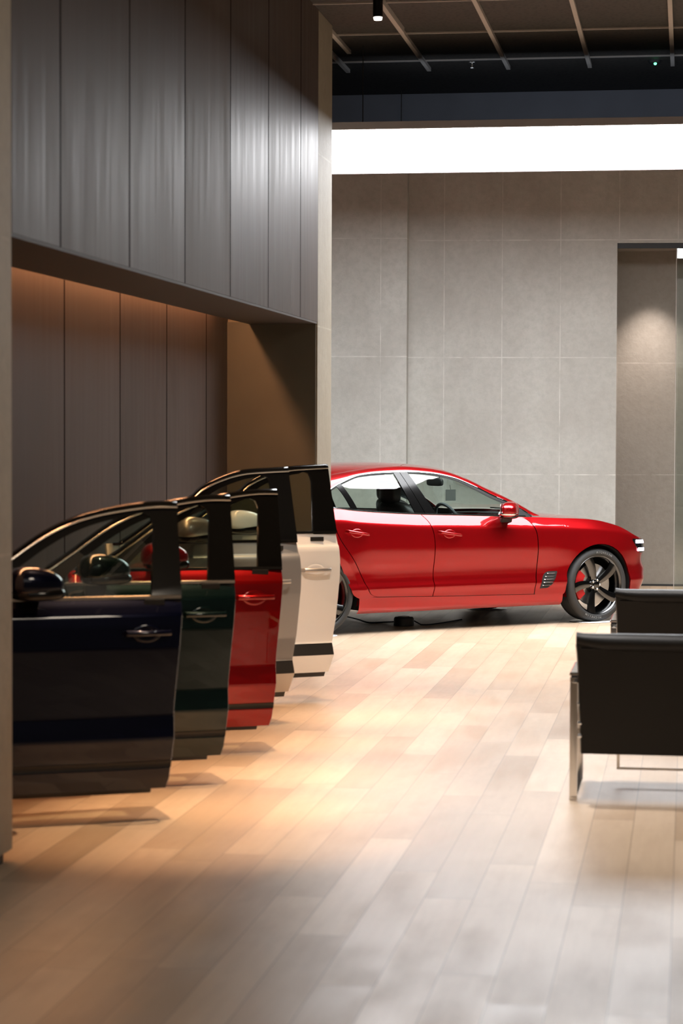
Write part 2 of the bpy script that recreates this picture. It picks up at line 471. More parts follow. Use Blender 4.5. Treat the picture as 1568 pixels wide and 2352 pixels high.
room('trim_1', MB().box(-VR + .01, -VR + .05, UR0 + .05, UR1 - .55, 2.72, 2.75), 'cove_led')
# ceiling bars
k = 2
for r in (-2.69, -2.16, -1.5, -.83, -.156, .515, 1.185):
    room('trim_%d' % k, MB().box(r - .016, r + .016, 6, 17.9 if r < -2.6 else 18.85, CZ - .03, CZ), 'tbar'); k += 1
for r in (-2.84,):
    room('trim_%d' % k, MB().box(r - .016, r + .016, 17.0, 18.85, CZ - .03, CZ), 'tbar'); k += 1
for u in (13.3, 14.6, 15.9, 17.17, 18.45):
    room('trim_%d' % k, MB().box(-VW if u < 16.7 else -3.6, 3, u - .008, u + .008, CZ - .012, CZ), 'tbar'); k += 1
room('wall_bulkhead', MB().box(-6, 6, 20.3, 20.5, 4.12, CZ), 'bulkhead')
room('trim_%d' % k, MB().box(-2.13 - .035, -2.13 + .0, 6, 16.95, CZ - .045, CZ), 'tbar'); k += 1

# back wall in its own frame
WA = math.radians(-5)
wx = Vector((math.cos(WA), math.sin(WA), 0)); wy = Vector((-math.sin(WA), math.cos(WA), 0))
WO = Vector((1.465, 24.1, 0))
def wpx(px, off=0):
    """position along the wall of picture column px, 'off' metres behind the main face"""
    dx, dy = (px - CX) / F, 1.0
    P0 = WO + wy * off
    t = P0.dot(wy) / (dx * wy.x + dy * wy.y)
    return (Vector((dx * t, dy * t, 0)) - WO).dot(wx)
def wobj(name, mb, mat, kind='structure', **k):
    o = mb.obj(name, mat, None, False, **k); o.location = WO; o.rotation_euler = (0, 0, WA); tag(o, kind=kind); return o
xs = wpx(1150)
M['wall'] = concrete('concrete panels', CW1, CW2, xs, 1.253)
M['pier'] = concrete('concrete panels of the pier', CW1, CW2, wpx(872, -.3), 1.253, .9)
M['niche'] = concrete('concrete panels of the niche', (.24, .205, .17), (.29, .255, .22), wpx(1552, 1.15), .0, .66, 1.235)  # wall concrete darkened in colour for the shade inside the niche
x932, xn = wpx(932, -.3), wpx(1413)
wobj('wall_back', MB().box(x932 - .1, xn, 0, .25, 0, 5.2).box(xn, xn + 1.4, 0, .25, 3.70, 5.2).box(xn + 1.4, xn + 4, 0, .25, 0, 5.2), 'wall')
wobj('wall_back_pier', MB().box(x932 - 6, x932, -.3, .3, 0, 5.2), 'pier')
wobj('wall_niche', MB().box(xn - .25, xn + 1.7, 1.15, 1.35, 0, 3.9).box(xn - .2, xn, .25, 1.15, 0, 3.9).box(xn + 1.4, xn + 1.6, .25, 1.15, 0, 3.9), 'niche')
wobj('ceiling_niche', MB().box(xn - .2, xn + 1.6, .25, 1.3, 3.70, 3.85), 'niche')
wobj('baseboard_niche', MB().box(xn, xn + 1.4, 1.13, 1.15, 0, .022), 'black')
wobj('trim_%d' % k, MB().box(xn, xn + 1.4, .02, .06, 3.645, 3.70), 'black'); k += 1
xg = wpx(1549)
wobj('window_1', MB().box(xg + .006, xn + 1.4, .035, .045, .0, 3.645), 'clear_glass')
wobj('trim_%d' % k, MB().box(xg - .003, xg + .003, .03, .05, .0, 3.645), 'tbar'); k += 1
pn = WO + wx * (wpx(1492, 1.1)) + wy * .72
light('niche_downlight', 'SPOT', pn + Vector((0, 0, 3.66)), pn + wy * .05 + Vector((0, 0, 0)), 230, (1, .90, .82), .03, 74, .9)

# luminous ceiling panel above the red car
lp = empty('ceiling_light_panel', R(-.65, 18.9, 4.05), ROOMROT, 'long white luminous ceiling panel over the red sedan', 'ceiling light')
MB().box(-3.0, 3.0, -1.45, 1.55, 0, .012).obj('diffuser', 'panel_light', lp, False)
fr = MB().box(-3.04, 3.04, -1.49, -1.45, -.004, .05).box(-3.04, 3.04, 1.55, 1.59, -.004, .05).box(-3.04, -3.0, -1.45, 1.55, -.004, .05).box(3.0, 3.04, -1.45, 1.55, -.004, .05)
fr.obj('frame', 'frame_light', lp, False)
MB().box(-3.0, 3.0, -1.45, 1.55, .013, .05).obj('backing', 'black', lp, False)
for q, (a, b) in enumerate(((-1.9, -1.2), (-1.9, 1.2), (1.9, -1.2), (1.9, 1.2))):
    MB().tube([(a, b, .05), (a, b, CZ - 4.05)], .004).obj('hanger', 'dark_metal', lp)
# ceiling bits
sl = empty('ceiling_spotlight', R(-2.1, 15.27, CZ), ROOMROT, 'black cylindrical track spotlight hanging from the dark ceiling', 'spotlight')
MB().lathe([(-.225, .0), (-.225, .031), (-.222, .034), (-.02, .034), (-.015, .03), (0, .012)], 32, 'z').obj('housing', 'black_gloss', sl)
MB().lathe([(-.243, .0), (-.243, .026), (-.225, .030), (-.224, .0)], 32, 'z').obj('lens', 'lamp', sl)
dt = empty('smoke_detector', R(-.30, 18.72, CZ), 0, 'small dark ceiling detector with a green indicator light', 'detector')
MB().lathe([(-.035, .0), (-.035, .03), (-.02, .05), (0, .055)], 24, 'z').obj('housing', 'black', dt)
MB().sell((0, -.035, -.03), .013, .013, .013, 1, 1, 12, 8).obj('indicator', 'green_led', dt)
sp_ = empty('ceiling_sprinkler', R(-1.78, 18.62, CZ), 0, 'small grey sprinkler head in the dark ceiling above the white panel', 'sprinkler')
MB().lathe([(-.05, .0), (-.05, .018), (-.045, .02), (-.04, .008), (-.01, .01), (-.006, .03), (0, .032)], 20, 'z').obj('head', 'satin', sp_)

# ------------------------------------------------------------------ display doors
SED = dict(
    L=1.2, belt=.985, zb=.12,
    rear=[(.12, -.115), (.135, -.095), (.18, -.082), (.27, -.072), (.37, -.062), (.51, -.060), (.766, -.038), (.975, -.018), (1.4, 0)],
    prof=[(.12, -.045), (.14, -.030), (.19, -.014), (.232, -.008), (.25, -.012), (.272, -.006), (.33, .000), (.37, .006), (.40, .002), (.46, -.008), (.56, -.003), (.66, .004), (.76, .010), (.86, .006), (.905, 0), (.92, -.006), (.95, -.026), (.985, -.055)],
    top=[(.06, .985), (.14, 1.005), (.25, 1.055), (.39, 1.140), (.53, 1.232), (.63, 1.287), (.73, 1.328), (.83, 1.355), (.93, 1.373), (1.08, 1.391), (1.2, 1.391)],
    lean=.40, handle=(.90, 1.12, .835), mirror=(.50, 1.055), post=.115)
SUV = dict(
    L=1.2, belt=1.075, zb=.155,
    rear=[(.155, -.06), (.185, -.055), (.295, -.028), (.30, -.028), (.37, -.040), (.52, -.012), (.80, .010), (.9, .012), (1.075, -.003), (1.5, 0)],
    prof=[(.155, -.050), (.185, -.030), (.24, -.012), (.290, .008), (.296, .004), (.30, .006), (.37, .000), (.375, -.004), (.385, -.006), (.50, -.008), (.64, .002), (.76, .010), (.86, .012), (.96, .008), (.985, .002), (1.0, -.012), (1.03, -.022), (1.075, -.036)],
    top=[(.10, 1.075), (.20, 1.13), (.36, 1.23), (.46, 1.29), (.569, 1.332), (.625, 1.376), (.706, 1.4175), (.795, 1.449), (.868, 1.468), (.946, 1.480), (1.066, 1.487), (1.2, 1.493)],
    lean=.36, handle=(.93, 1.13, .84), mirror=(.51, 1.145), post=.125)
def disp_door(paintm, D, corner, ang, label, chrome_belt, handle_m, ob):
    L, zb, belt = D['L'], D['zb'], D['belt']
    a = math.radians(ang)
    org = Vector((corner[0] - L * math.cos(a), corner[1] - L * math.sin(a), 0))
    t = empty('car_door', org, a, label, 'car door', 'car doors on display along the wall')
    bo = interp(D['prof'], belt)
    def off(z): return interp(D['prof'], z) if z < belt else bo - (z - belt) * D['lean']
    def rear(z): return L + interp(D['rear'], z)
    def front(z): return .02 if z > .35 else .02 + (.35 - z) * .25
    def shell(z0, z1, inset=0, s0=None, s1=None, dep=.07, dn=0):
        zs = sorted({z for z, _ in D['prof'] if z0 < z < z1} | {z0 + (z1 - z0) * i / 40 for i in range(41)} if z1 - z0 > .2 else {z0, (z0 + z1) / 2, z1})
        rg = []
        for z in zs:
            sf = front(z) + inset if s0 is None else s0
            sr = rear(z) - inset if s1 is None else s1
            n0 = off(min(z, belt)) + dn; ring = []
            # slight plan crown: the skin curves in towards its ends
            def pl(s): return n0 - .022 * (2 * (s - .5 * L) / L) ** 4
            for i in range(17):
                s = sf + .012 + (sr - .014 - sf - .012) * i / 16
                ring.append((s, -pl(s), z))
            ring += [(sr - .001, -(pl(sr) - .0005), z), (sr, -(pl(sr) - .002), z), (sr, -(n0 - dep * .6), z), (sr - .02, -(n0 - dep), z), (sf + .02, -(n0 - dep), z), (sf, -(pl(sf) - .01), z)]
            rg.append(ring)
        return MB().rings(rg)
    if D is SED:
        shell(.14, belt).obj('panel', paintm, t)
        shell(.120, .140, .004, None, L - .16, .06, .0).obj('lower_seal', 'black', t)
        shell(.236, .264, 0, .05, None, .02, .004).obj('lower_molding', 'dark_metal', t)
    else:
        shell(.372, belt).obj('panel', paintm, t)
        shell(.185, .296).obj('lower_panel', paintm, t)
        shell(.297, .371, .0, None, None, .07, -.002).obj('cladding', 'black', t)
        shell(.155, .184, .0, None, L - .075, .07, -.002).obj('lower_seal', 'black', t)
    # window frame
    n1, n2 = 36, 14
    topc = crom([(s, 0, z) for s, z in D['top']], 5)
    po = D['post']
    th = .035
    zt = D['top'][-1][1]
    inn = [(s + .05, 0, z - th) for s, z in D['top'] if s < L - .2 and z > belt + .06]
    inn = [(inn[0][0] - .06, 0, belt - .012)] + inn + [(L - po - .055, 0, zt - th - .004), (L - po - .012, 0, zt - th - .018), (L - po, 0, zt - th - .07)]
    A1, B1 = resample(topc, n1), resample(crom(inn, 4), n1)
    A2 = resample([(L, 0, zt), (L + interp(D['rear'], belt), 0, belt - .012)], n2)
    B2 = resample([(L - po, 0, zt - th - .07), (L - po - .04, 0, belt - .012)], n2)
    AO, BO = A1 + A2[1:], B1 + B2[1:]
    def pt(p, d): return (p.x, -(off(max(p.z, belt)) + d), p.z)
    P = [[pt(a_, 0), pt(b_, .0), pt(b_, -.012), pt(b_, -.03), pt(a_, -.035), pt(a_, 0)] for a_, b_ in zip(AO, BO)]
    MB().grid(P).obj('window_frame', 'black_gloss', t)
    # front corner triangle where the mirror sits
    q = [Vector((B1[0].x + .055, 0, belt - .012)), Vector((B1[0].x - .2, 0, belt - .012)), A1[8], A1[11], B1[9]]
    MB().rings([[pt(p, .003) for p in q], [pt(p, -.02) for p in q]]).obj('quarter_trim', 'black', t)
    # roof edge and its bright line
    MB().grid([[pt(p + Vector((0, 0, .012)), -.012), pt(p + Vector((0, 0, .006)), .002), pt(p - Vector((0, 0, .010)), .004), pt(p - Vector((0, 0, .012)), -.002)] for p in A1], ).obj('roof_molding', 'black_gloss', t, solid=.003)
    MB().tube([pt(p - Vector((0, 0, .015)), .003) for p in A1], .0045, 8).obj('chrome_strip', 'satin', t)
    gl = [pt(p, -.014) for p in BO]
    raw('window_glass', gl, [tuple(range(len(gl)))], 'door_glass', t, False)
    # belt molding
    sr = rear(belt)
    pts = [(.06 + (sr - .064) * i / 16, 0, belt) for i in range(17)]
    MB().rings([[(x, -(bo + .006), belt - .007), (x, -(bo + .007), belt + .006), (x, -(bo - .006), belt + .008), (x, -(bo - .006), belt - .007)] for x, _, _ in pts]).obj('belt_molding', 'satin' if chrome_belt else 'black_gloss', t)
    # small dark name label under the belt
    zl = belt - (.020 if D is SED else .042)
    MB().box(L - .19, L - .10, -(off(zl) + .004), -(off(zl) - .006), zl - .013, zl + .013).obj('sticker', 'dark_metal', t, False, bevel=.002)
    # handle
    h0, h1, hz = D['handle']; hn = off(hz)
    hm = MB()
    hc = [(h0, .006, .012), (h0 + .012, .034, .014), (h0 + .05, .046, .013), (h0 + .11, .048, .012), (h1 - .03, .042, .012), (h1 - .008, .030, .013), (h1, .006, .012)]
    rg = []
    for s, d, hh in hc:
        rg.append([(s, -(hn + d + .009 * math.cos(2 * PI * k_ / 12)), hz + hh * math.sin(2 * PI * k_ / 12)) for k_ in range(12)])
    hm.rings(rg).obj('handle', handle_m, t)
    bw = MB(); rg = []
    for rr, d in ((1, -.003), (.9, -.0008), (.72, -.0004), (.4, -.002), (.1, -.0025)):
        rg.append([((h0 + h1) / 2 + .065 * rr * math.cos(2 * PI * k_ / 28), -(hn + d + .004), hz - .004 + .040 * rr * math.sin(2 * PI * k_ / 28)) for k_ in range(28)])
    bw.rings(rg).obj('handle_recess', paintm, t)
    # mirror
    ms, mz = D['mirror']
    md = MB()
    def mf(p):
        p = p.copy()
        k_ = (p.x + .125) / .25
        if p.z > 0: p.z *= (1.05 - .42 * k_ ** 2)
        else: p.z *= .55
        p.y *= .75 + .35 * (1 - k_)
        return p
    mo = off(belt)
    mc = md.sell((ms, -(mo + .15), mz), .125, .095, .085, .75, .8, 32, 18, mf).obj('mirror_cap', paintm, t)
    MB().sell((ms + .01, -(mo + .15), mz - .034), .122, .088, .032, .75, .8, 28, 12).obj('mirror_base', 'black_gloss', t)
    MB().rings([[(ms - .06, -(mo - .01), belt + .0), (ms + .05, -(mo - .01), belt + .0), (ms + .05, -(mo - .02), belt + .045), (ms - .06, -(mo - .02), belt + .045)],
                [(ms - .05, -(mo + .10), mz - .055), (ms + .04, -(mo + .10), mz - .055), (ms + .04, -(mo + .10), mz - .02), (ms - .05, -(mo + .10), mz - .02)]]).obj('mirror_arm', 'black', t, bevel=.006)
    # bracket that carries the door from the wall
    v0 = -(Vector(org).dot(RN))
    wall = (Matrix.Rotation(-a, 3, 'Z') @ (-RN)) * (VR - v0)
    MB().tube([(.06, .02, .35), (wall.x, wall.y, .35)], .018).tube([(.06, .02, .8), (wall.x, wall.y, .8)], .018).tube([(.06, .02, .3), (.06, .02, .85)], .015).obj('wall_bracket', 'dark_metal', t)
    return t
doors = [
    ('blue', SED, (-.672, 9.96), 18, 'dark navy blue car door nearest the camera, beside the pale column', True, 'blue'),
    ('green', SED, (-.483, 10.97), 18, 'dark green car door behind the navy one', True, 'green'),
    ('red', SED, (-.283, 12.08), 18, 'red car door standing third in the row, framed window', False, 'red'),
    ('silver', SUV, (-.2395, 13.25), 24, 'silver grey car door with black lower cladding, half hidden by the red one', False, 'silver'),
    ('white', SUV, (-.012, 14.35), 24, 'white car door with black lower cladding, last in the row by the red sedan', False, 'silver')]
for i, (c, D, cn, an, lb, cb_, hm) in enumerate(doors):
    disp_door(c, D, cn, an, lb, cb_, hm, i)

# ------------------------------------------------------------------ the red sedan
CA = math.radians(31.46)
car = empty('car', (.5885, 20.33, 0), CA, 'shiny red four-door sedan with dark five-spoke wheels and lit headlight', 'car')
XF, XR, RW = 1.452, -1.452, .330
PROF = [(.15, -.06), (.185, -.022), (.20, -.010), (.27, .000), (.33, .003), (.375, .010), (.395, .006), (.43, -.006), (.50, -.006), (.60, .004), (.70, .012), (.80, .010), (.86, .005), (.880, .000), (.895, -.008), (.92, -.021), (.95, -.038), (.985, -.060), (1.06, -.11)]
PLAN = [(-2.40, .72), (-2.30, .80), (-2.1, .865), (-1.8, .905), (-1.452, .925), (-1.1, .912), (-.5, .902), (.3, .900), (.9, .904), (1.2, .912), (1.452, .920), (1.7, .912), (1.9, .885), (2.0, .855), (2.1, .78)]
ZBELT = [(-2.4, 1.03), (-2.0, 1.06), (-1.6, 1.066), (-1.25, 1.053), (-1.1, 1.035), (-.75, 1.008), (-.42, .991), (.15, .971), (.41, .961), (.72, .950), (1.0, .938), (1.2, .928), (1.45, .908), (1.7, .856), (1.80, .815), (1.90, .762), (1.97, .74), (2.06, .72)]
zbelt = lambda x: smooth_interp(ZBELT, x)
def Wd(x, z):
    """half width of the body at station x and height z"""
    zb = zbelt(x)
    zz = z + (.975 - zb) * min(1, max(0, (z - .6) / (zb - .7))) if zb > .95 else z + (z / .9) ** 4 * (.975 - zb)
    y = smooth_interp(PLAN, x) + smooth_interp(PROF, zz)
    for cx in (XF, XR):
        d = math.hypot(x - cx, z - RW)
        if d < .62: y += .016 * max(0, 1 - max(0, d - .37) / .25) ** 2 * min(1, max(0, (.84 - z) / .14))
    return y
def side(mb_pts, sgn, d=0):
    return [[Vector((x, sgn * -(Wd(x, z) + d), z)) for x, z in row] for row in mb_pts]
def coons(B, T, Lf, Rt, nu, nv):
    """B,T bottom/top curves (same count nu), Lf,Rt left/right (count nv) in (x,z)"""
    out = []
    for i in range(nu):
        u = i / (nu - 1); row = []
        for j in range(nv):
            v = j / (nv - 1)
            p = (1 - v) * B[i] + v * T[i] + (1 - u) * Lf[j] + u * Rt[j] - ((1 - u) * (1 - v) * B[0] + u * (1 - v) * B[-1] + (1 - u) * v * T[0] + u * v * T[-1])
            row.append((p.x, p.y))
        out.append(row)
    return out
V2 = lambda p: Vector((p[0], p[1]))
def rs2(pts, n, smooth=True):
    q = crom([(p[0], p[1], 0) for p in pts], 6) if smooth else [Vector((p[0], p[1], 0)) for p in pts]
    return [Vector((p.x, p.y)) for p in resample(q, n)]
SPLIT = [(-.410, .990), (-.354, .928), (-.315, .819), (-.305, .681), (-.314, .465), (-.305, .37), (-.322, .290)]
FDE = [(.600, .953), (.703, .925), (.767, .836), (.788, .694), (.782, .472), (.754, .272)]
RDE = [(-1.36, 1.058), (-1.325, .92), (-1.256, .782), (-1.12, .606), (-1.006, .409), (-.958, .332), (-.895, .306)]
G = .004
def belt_curve(x0, x1, n): return [Vector((x0 + (x1 - x0) * i / (n - 1), zbelt(x0 + (x1 - x0) * i / (n - 1)))) for i in range(n)]
def panel(rows, sgn):
    """outer skin plus a returned edge so gaps read as gaps"""
    P = side(rows, sgn)
    mb = MB().grid(P)
    nu, nv = len(P), len(P[0])
    loop = [P[i][0] for i in range(nu)] + [P[-1][j] for j in range(1, nv)] + [P[i][-1] for i in range(nu - 2, -1, -1)] + [P[0][j] for j in range(nv - 2, 0, -1)]
    loop.append(loop[0])
    mb.grid([[p, Vector((p.x, p.y + sgn * .025, p.z))] for p in loop])
    return mb
def doorrows(Lc, Rc, zl, zr):
    nu, nv = 40, 34
    Lr, Rr = rs2(Lc, nv)[::-1], rs2(Rc, nv)[::-1]
    Lr = [p + Vector((G, 0)) for p in Lr]; Rr = [p - Vector((G, 0)) for p in Rr]
    Bc = [Lr[0].lerp(Rr[0], i / (nu - 1)) for i in range(nu)]
    Tc = belt_curve(Lr[-1].x, Rr[-1].x, nu); Tc[0] = Lr[-1]; Tc[-1] = Rr[-1]
    return coons(Bc, Tc, Lr, Rr, nu, nv)
def arch(cx, r, a0, a1, n): return [(cx + r * math.cos(math.radians(a0 + (a1 - a0) * i / (n - 1))), RW + r * math.sin(math.radians(a0 + (a1 - a0) * i / (n - 1)))) for i in range(n)]
RA = .370
body = MB()
for sgn in (1, -1):
    # rocker
    nu = 50; rows = []
    for i in range(nu):
        x = -1.078 + (1.058 + 1.078) * i / (nu - 1)
        zt = interp([(-1.1, .312), (-.9, .302), (-.322, .286), (.754, .268), (1.1, .262)], x)
        rows.append([(x, .165 + (zt - .165) * j / 8) for j in range(9)])
    body.grid(side(rows, sgn))
    # front fender
    Bp = [(.754 + G, .268), (.86, .266), (.98, .264), (1.070, .262)] + arch(XF, RA, 190, -8, 40)[1:] + [(1.835, .24), (1.86, .205), (1.90, .200)]
    Bv = rs2(Bp, 80, False)
    x0, x1 = .754 + G, 1.90
    fe = rs2(FDE, 30)[::-1]; fe = [p + Vector((G, 0)) for p in fe]
    tx0 = fe[-1].x
    Tv = [Vector((tx0 + (x1 - tx0) * (p.x - x0) / (x1 - x0), 0)) for p in Bv]
    Tv = [Vector((p.x, zbelt(p.x))) for p in Tv]
    Rv = [Vector((1.90, .2 + (zbelt(1.90) - .2) * j / 29)) for j in range(30)]
    Bv[0] = fe[0]; Tv[0] = fe[-1]
    body.grid(side(coons(Bv, Tv, fe, Rv, 80, 30), sgn))
    # quarter panel
    qe = rs2(RDE, 30)[::-1]; qe = [p - Vector((G, 0)) for p in qe]
    Bp = [(-2.38, .30), (-2.1, .25), (-1.86, .22), (-1.832, .26)] + arch(XR, RA, 188, -5, 40)[1:] + [(-1.074, .30), (-.99, .305), (-.9, .306)]
    Bv = rs2(Bp, 90, False)
    x0, x1 = -2.38, -.9; tx1 = qe[-1].x
    Tv = [Vector((x0 + (tx1 - x0) * (p.x - x0) / (x1 - x0), 0)) for p in Bv]
    Tv = [Vector((p.x, zbelt(p.x))) for p in Tv]
    Lv = [Vector((-2.38, .30 + (zbelt(-2.38) - .30) * j / 29)) for j in range(30)]
    Bv[-1] = qe[0]; Tv[-1] = qe[-1]
    body.grid(side(coons(Bv, Tv, Lv, qe, 90, 30), sgn))
    # arch lips
    for cx in (XF, XR):
        ar = arch(cx, RA, 195, -15, 40)
        body.grid([[Vector((x, -sgn * Wd(x, z), z)), Vector((x, -sgn * (Wd(x, z) - .05), z))] for x, z in ar])
# rear end
TAILP = [(-2.38, 1.0), (-2.45, .86), (-2.49, .55), (-2.51, .25), (-2.515, 0)]
rows = []
for k_ in range(41):
    s = -1 + 2 * k_ / 40
    fx = interp([(0, -2.515), (.25, -2.51), (.55, -2.49), (.86, -2.45), (1, -2.38)], abs(s))
    row = []
    for j in range(20):
        z = .30 + (zbelt(-2.38) - .30) * j / 19
        bul = .03 * math.sin(PI * min(1, (z - .3) / .5)) - .05 * max(0, (z - .85) / .18) ** 2
        row.append(Vector((fx - bul * (1 - abs(s) ** 6), s * Wd(-2.38, z), z)))
    rows.append(row)
body.grid(rows)
# nose: plan curve swept in z
NP = [(1.90, 1.0), (1.96, .978), (2.02, .945), (2.062, .90), (2.10, .83), (2.14, .72), (2.18, .55), (2.21, .32), (2.222, 0)]
npl = [Vector((x, y, 0)) for x, y in NP]
NC = resample(crom(npl, 6), 36)
def nose(t, z, d=0):
    """t 0 (fender side) .. 1 (centre); below 0 back along the fender"""
    if t < 0: return Vector((1.90 + t, -(Wd(1.90 + t, z) + d), z))
    i = t * 35; a = NC[int(min(i, 34))]; b = NC[int(min(i, 34)) + 1]; p = a.lerp(b, i - int(min(i, 34)))
    zt = zbelt(1.90)
    e = smooth_interp([(.20, -.05), (.27, -.035), (.34, -.008), (.46, .012), (.50, -.010), (.56, -.022), (.62, -.010), (.68, -.012), (.72, -.022), (.76, -.055), (.80, -.11), (.85, -.2)], z)
    x = p.x + e * min(1, (p.x - 1.9) / .14)
    return Vector((x + d * t, -(Wd(1.9, min(z, zt)) * p.y + d * (1 - t)), z))
ztn = lambda t: interp([(0, zbelt(1.90)), (.06, .750), (.2, .742), (.35, .738), (1, .742)], t)
for sgn in (1, -1):
    rows = []
    for i in range(37):
        t = i / 36
        row = []
        for j in range(30):
            z = .20 + (ztn(t) - .20) * j / 29
            p = nose(t, z); row.append(Vector((p.x, sgn * p.y, p.z)))
        rows.append(row)
    body.grid(rows)
# roof, pillars
ZD = [(-1.50, 1.075), (-1.42, 1.13), (-1.30, 1.205), (-1.093, 1.291), (-.92, 1.338), (-.69, 1.356), (-.433, 1.360), (-.196, 1.347), (.045, 1.305), (.24, 1.229), (.412, 1.146), (.561, 1.084), (.68, 1.020), (.79, .960)]
ZRL = [(-2.0, 1.075), (-1.85, 1.12), (-1.6, 1.215), (-1.3, 1.305), (-1.063, 1.352), (-.729, 1.393), (-.448, 1.403), (-.21, 1.390), (-.018, 1.363), (.201, 1.297), (.373, 1.220), (.547, 1.143), (.722, 1.055), (.86, .972)]
YRL = [(-2.0, .72), (-1.6, .65), (-1.0, .62), (-.2, .62), (.2, .645), (.55, .695), (.86, .76)]
ZRL = [(x - .028 * (z - .97) / .43, z) for x, z in ZRL]
ZC = [(-2.0, 1.10), (-1.85, 1.16), (-1.6, 1.275), (-1.3, 1.372), (-1.0, 1.411), (-.72, 1.426), (-.45, 1.431), (-.12, 1.417), (.08, 1.395)]
ZD = [(x - .042 * (z - .96) / .4, z) for x, z in ZD]
zD = lambda x: smooth_interp(ZD, x)
zR = lambda x: smooth_interp(ZRL, x)
yR = lambda x: smooth_interp(YRL, x)
def yG(x, z):
    """half width of the side glass"""
    yb = Wd(x, zbelt(x)) - .014
    zt = max(zD(x), zbelt(x) + .02)
    ytop = yR(x) + .065
    t = (z - zbelt(x)) / (1.36 - .98)
    k_ = .5 + .38 * min(1, max(0, (x + .60) / .35))
    return yb - .130 * (k_ * t + (1 - k_) * t ** 2) if t > 0 else yb
for sgn in (1, -1):
    rows = []
    for i in range(90):
        x = -2.0 + (.86 + 2.0) * i / 89
        zl = max(zD(x), zbelt(x)) if x > -1.5 else zbelt(x)
        yl = yG(x, zl) if x > -1.5 else Wd(x, zl) - .01
        zr_, yr_ = max(zR(x), zl + .004), yR(x)
        row = []
        for j in range(9):
            t = j / 8
            c = math.sin(t * PI / 2)
            # crowned outward
            row.append(Vector((x, -sgn * (yl + (yr_ - yl) * t ** 1.5), zl + (zr_ - zl) * (1 - (1 - t) ** 1.5))))
        rows.append(row)
    body.grid(rows)
rows = []
for i in range(50):
    row = []
    for k_ in range(31):
        s = -1 + 2 * k_ / 30
        xe = -1.22 + (.0 + 1.22) * i / 49
        xc = -1.30 + (.08 + 1.30) * i / 49
        x = xe + (xc - xe) * (1 - s * s)
        z = zR(xe) + (smooth_interp(ZC, xc) - zR(xe)) * (1 - abs(s) ** 2.6)
        row.append(Vector((x, s * yR(xe), z)))
    rows.append(row)
body.grid(rows)
hl_ = MB().grid([[Vector((p.x, p.y * .97, p.z - .022)) for p in r_] for r_ in rows])
for sgn in (1, -1):
    rr = []
    for i in range(90):
        x = -2.0 + (.80 + 2.0) * i / 89
        zl = max(zD(x), zbelt(x)) if x > -1.5 else zbelt(x)
        yl = (yG(x, zl) if x > -1.5 else Wd(x, zl) - .01) - .022
        zr_, yr_ = max(zR(x), zl + .004) - .020, yR(x) - .015
        rr.append([Vector((x, -sgn * (yl + (yr_ - yl) * (j / 5) ** 1.5), zl - .016 + (zr_ - zl + .016) * (1 - (1 - j / 5) ** 1.5))) for j in range(6)])
    hl_.grid(rr)
hl_.obj('headliner', 'seat_leather', car)
# deck lid and shelf
rows = []
for i in range(16):
    x = -2.38 + (-1.82 + 2.38) * i / 15; row = []
    for k_ in range(21):
        s = -1 + 2 * k_ / 20
        zb_ = zbelt(x)
        row.append(Vector((x - .06 * (1 - s * s) * (1 - i / 15), s * (Wd(x, zb_)), zb_ + .045 * (1 - abs(s) ** 3))))
    rows.append(row)
body.grid(rows)
body.obj('body', 'car_red', car)
for sgn in (1, -1):
    fd = panel(doorrows(SPLIT, FDE, .29, .27), sgn).obj('front_door', 'car_red', car)
    rd = panel(doorrows(RDE, SPLIT, .3, .29), sgn).obj('rear_door', 'car_red', car)
    # handles
    for par, xa, xb, za in ((fd, -.275, -.035, .842), (rd, -1.215, -.985, .868)):
        rg = []
        for t, d, hh in ((0, .004, .010), (.06, .030, .013), (.25, .042, .013), (.55, .044, .012), (.85, .036, .012), (.96, .024, .011), (1, .004, .009)):
            x = xa + (xb - xa) * t; z = za - .035 * t
            y = Wd(x, z) + d
            rg.append([Vector((x, -sgn * (y + .009 * math.cos(2 * PI * q_ / 12)), z + hh * math.sin(2 * PI * q_ / 12))) for q_ in range(12)])
        MB().rings(rg).obj('handle', 'car_red', par)
        xm, zm = (xa + xb) / 2 + .0, za - .020
        rg = []
        for rr, d in ((1, -.001), (.9, .0018), (.72, .002), (.4, .0), (.1, -.0005)):
            rg.append([Vector((xm + .062 * rr * math.cos(2 * PI * q_ / 24), -sgn * (Wd(xm + .062 * rr * math.cos(2 * PI * q_ / 24), zm + .038 * rr * math.sin(2 * PI * q_ / 24)) + d + .002), zm + .038 * rr * math.sin(2 * PI * q_ / 24))) for q_ in range(24)])
        MB().rings(rg).obj('handle_recess', 'car_red', par)
# hood
rows = []
for i in range(44):
    u = i / 43; row = []
    for k_ in range(41):
        s = -1 + 2 * k_ / 40; a_ = abs(s)
        x0 = .74 + .31 * (1 - a_ ** 2.2)
        t_ = 1 - a_
        x1 = interp([(0, 1.93), (.1, 2.0), (.25, 2.045), (.45, 2.09), (.7, 2.12), (1, 2.14)], t_)
        x = x0 + (x1 - x0) * u
        xs_ = .74 + (1.93 - .74) * u
        ye = Wd(xs_, zbelt(xs_)) * (1 if u < .8 else 1 - .04 * ((u - .8) / .2) ** 2) - .003
        ze = zbelt(xs_) - .05 * a_ ** 0 * (1 - a_ ** 6) * max(0, (u - .6) / .4) ** 2 if u < .999 else ztn(1 - a_)
        zc = smooth_interp([(0, .985), (.3, .955), (.5, .932), (.7, .896), (.85, .845), (.95, .790), (1, .742)], u)
        z = ze + (zc - ze) * (1 - a_ ** 3)
        row.append(Vector((x, s * ye, z)))
    rows.append(row)
hood = MB().grid(rows).obj('hood', 'car_red', car)
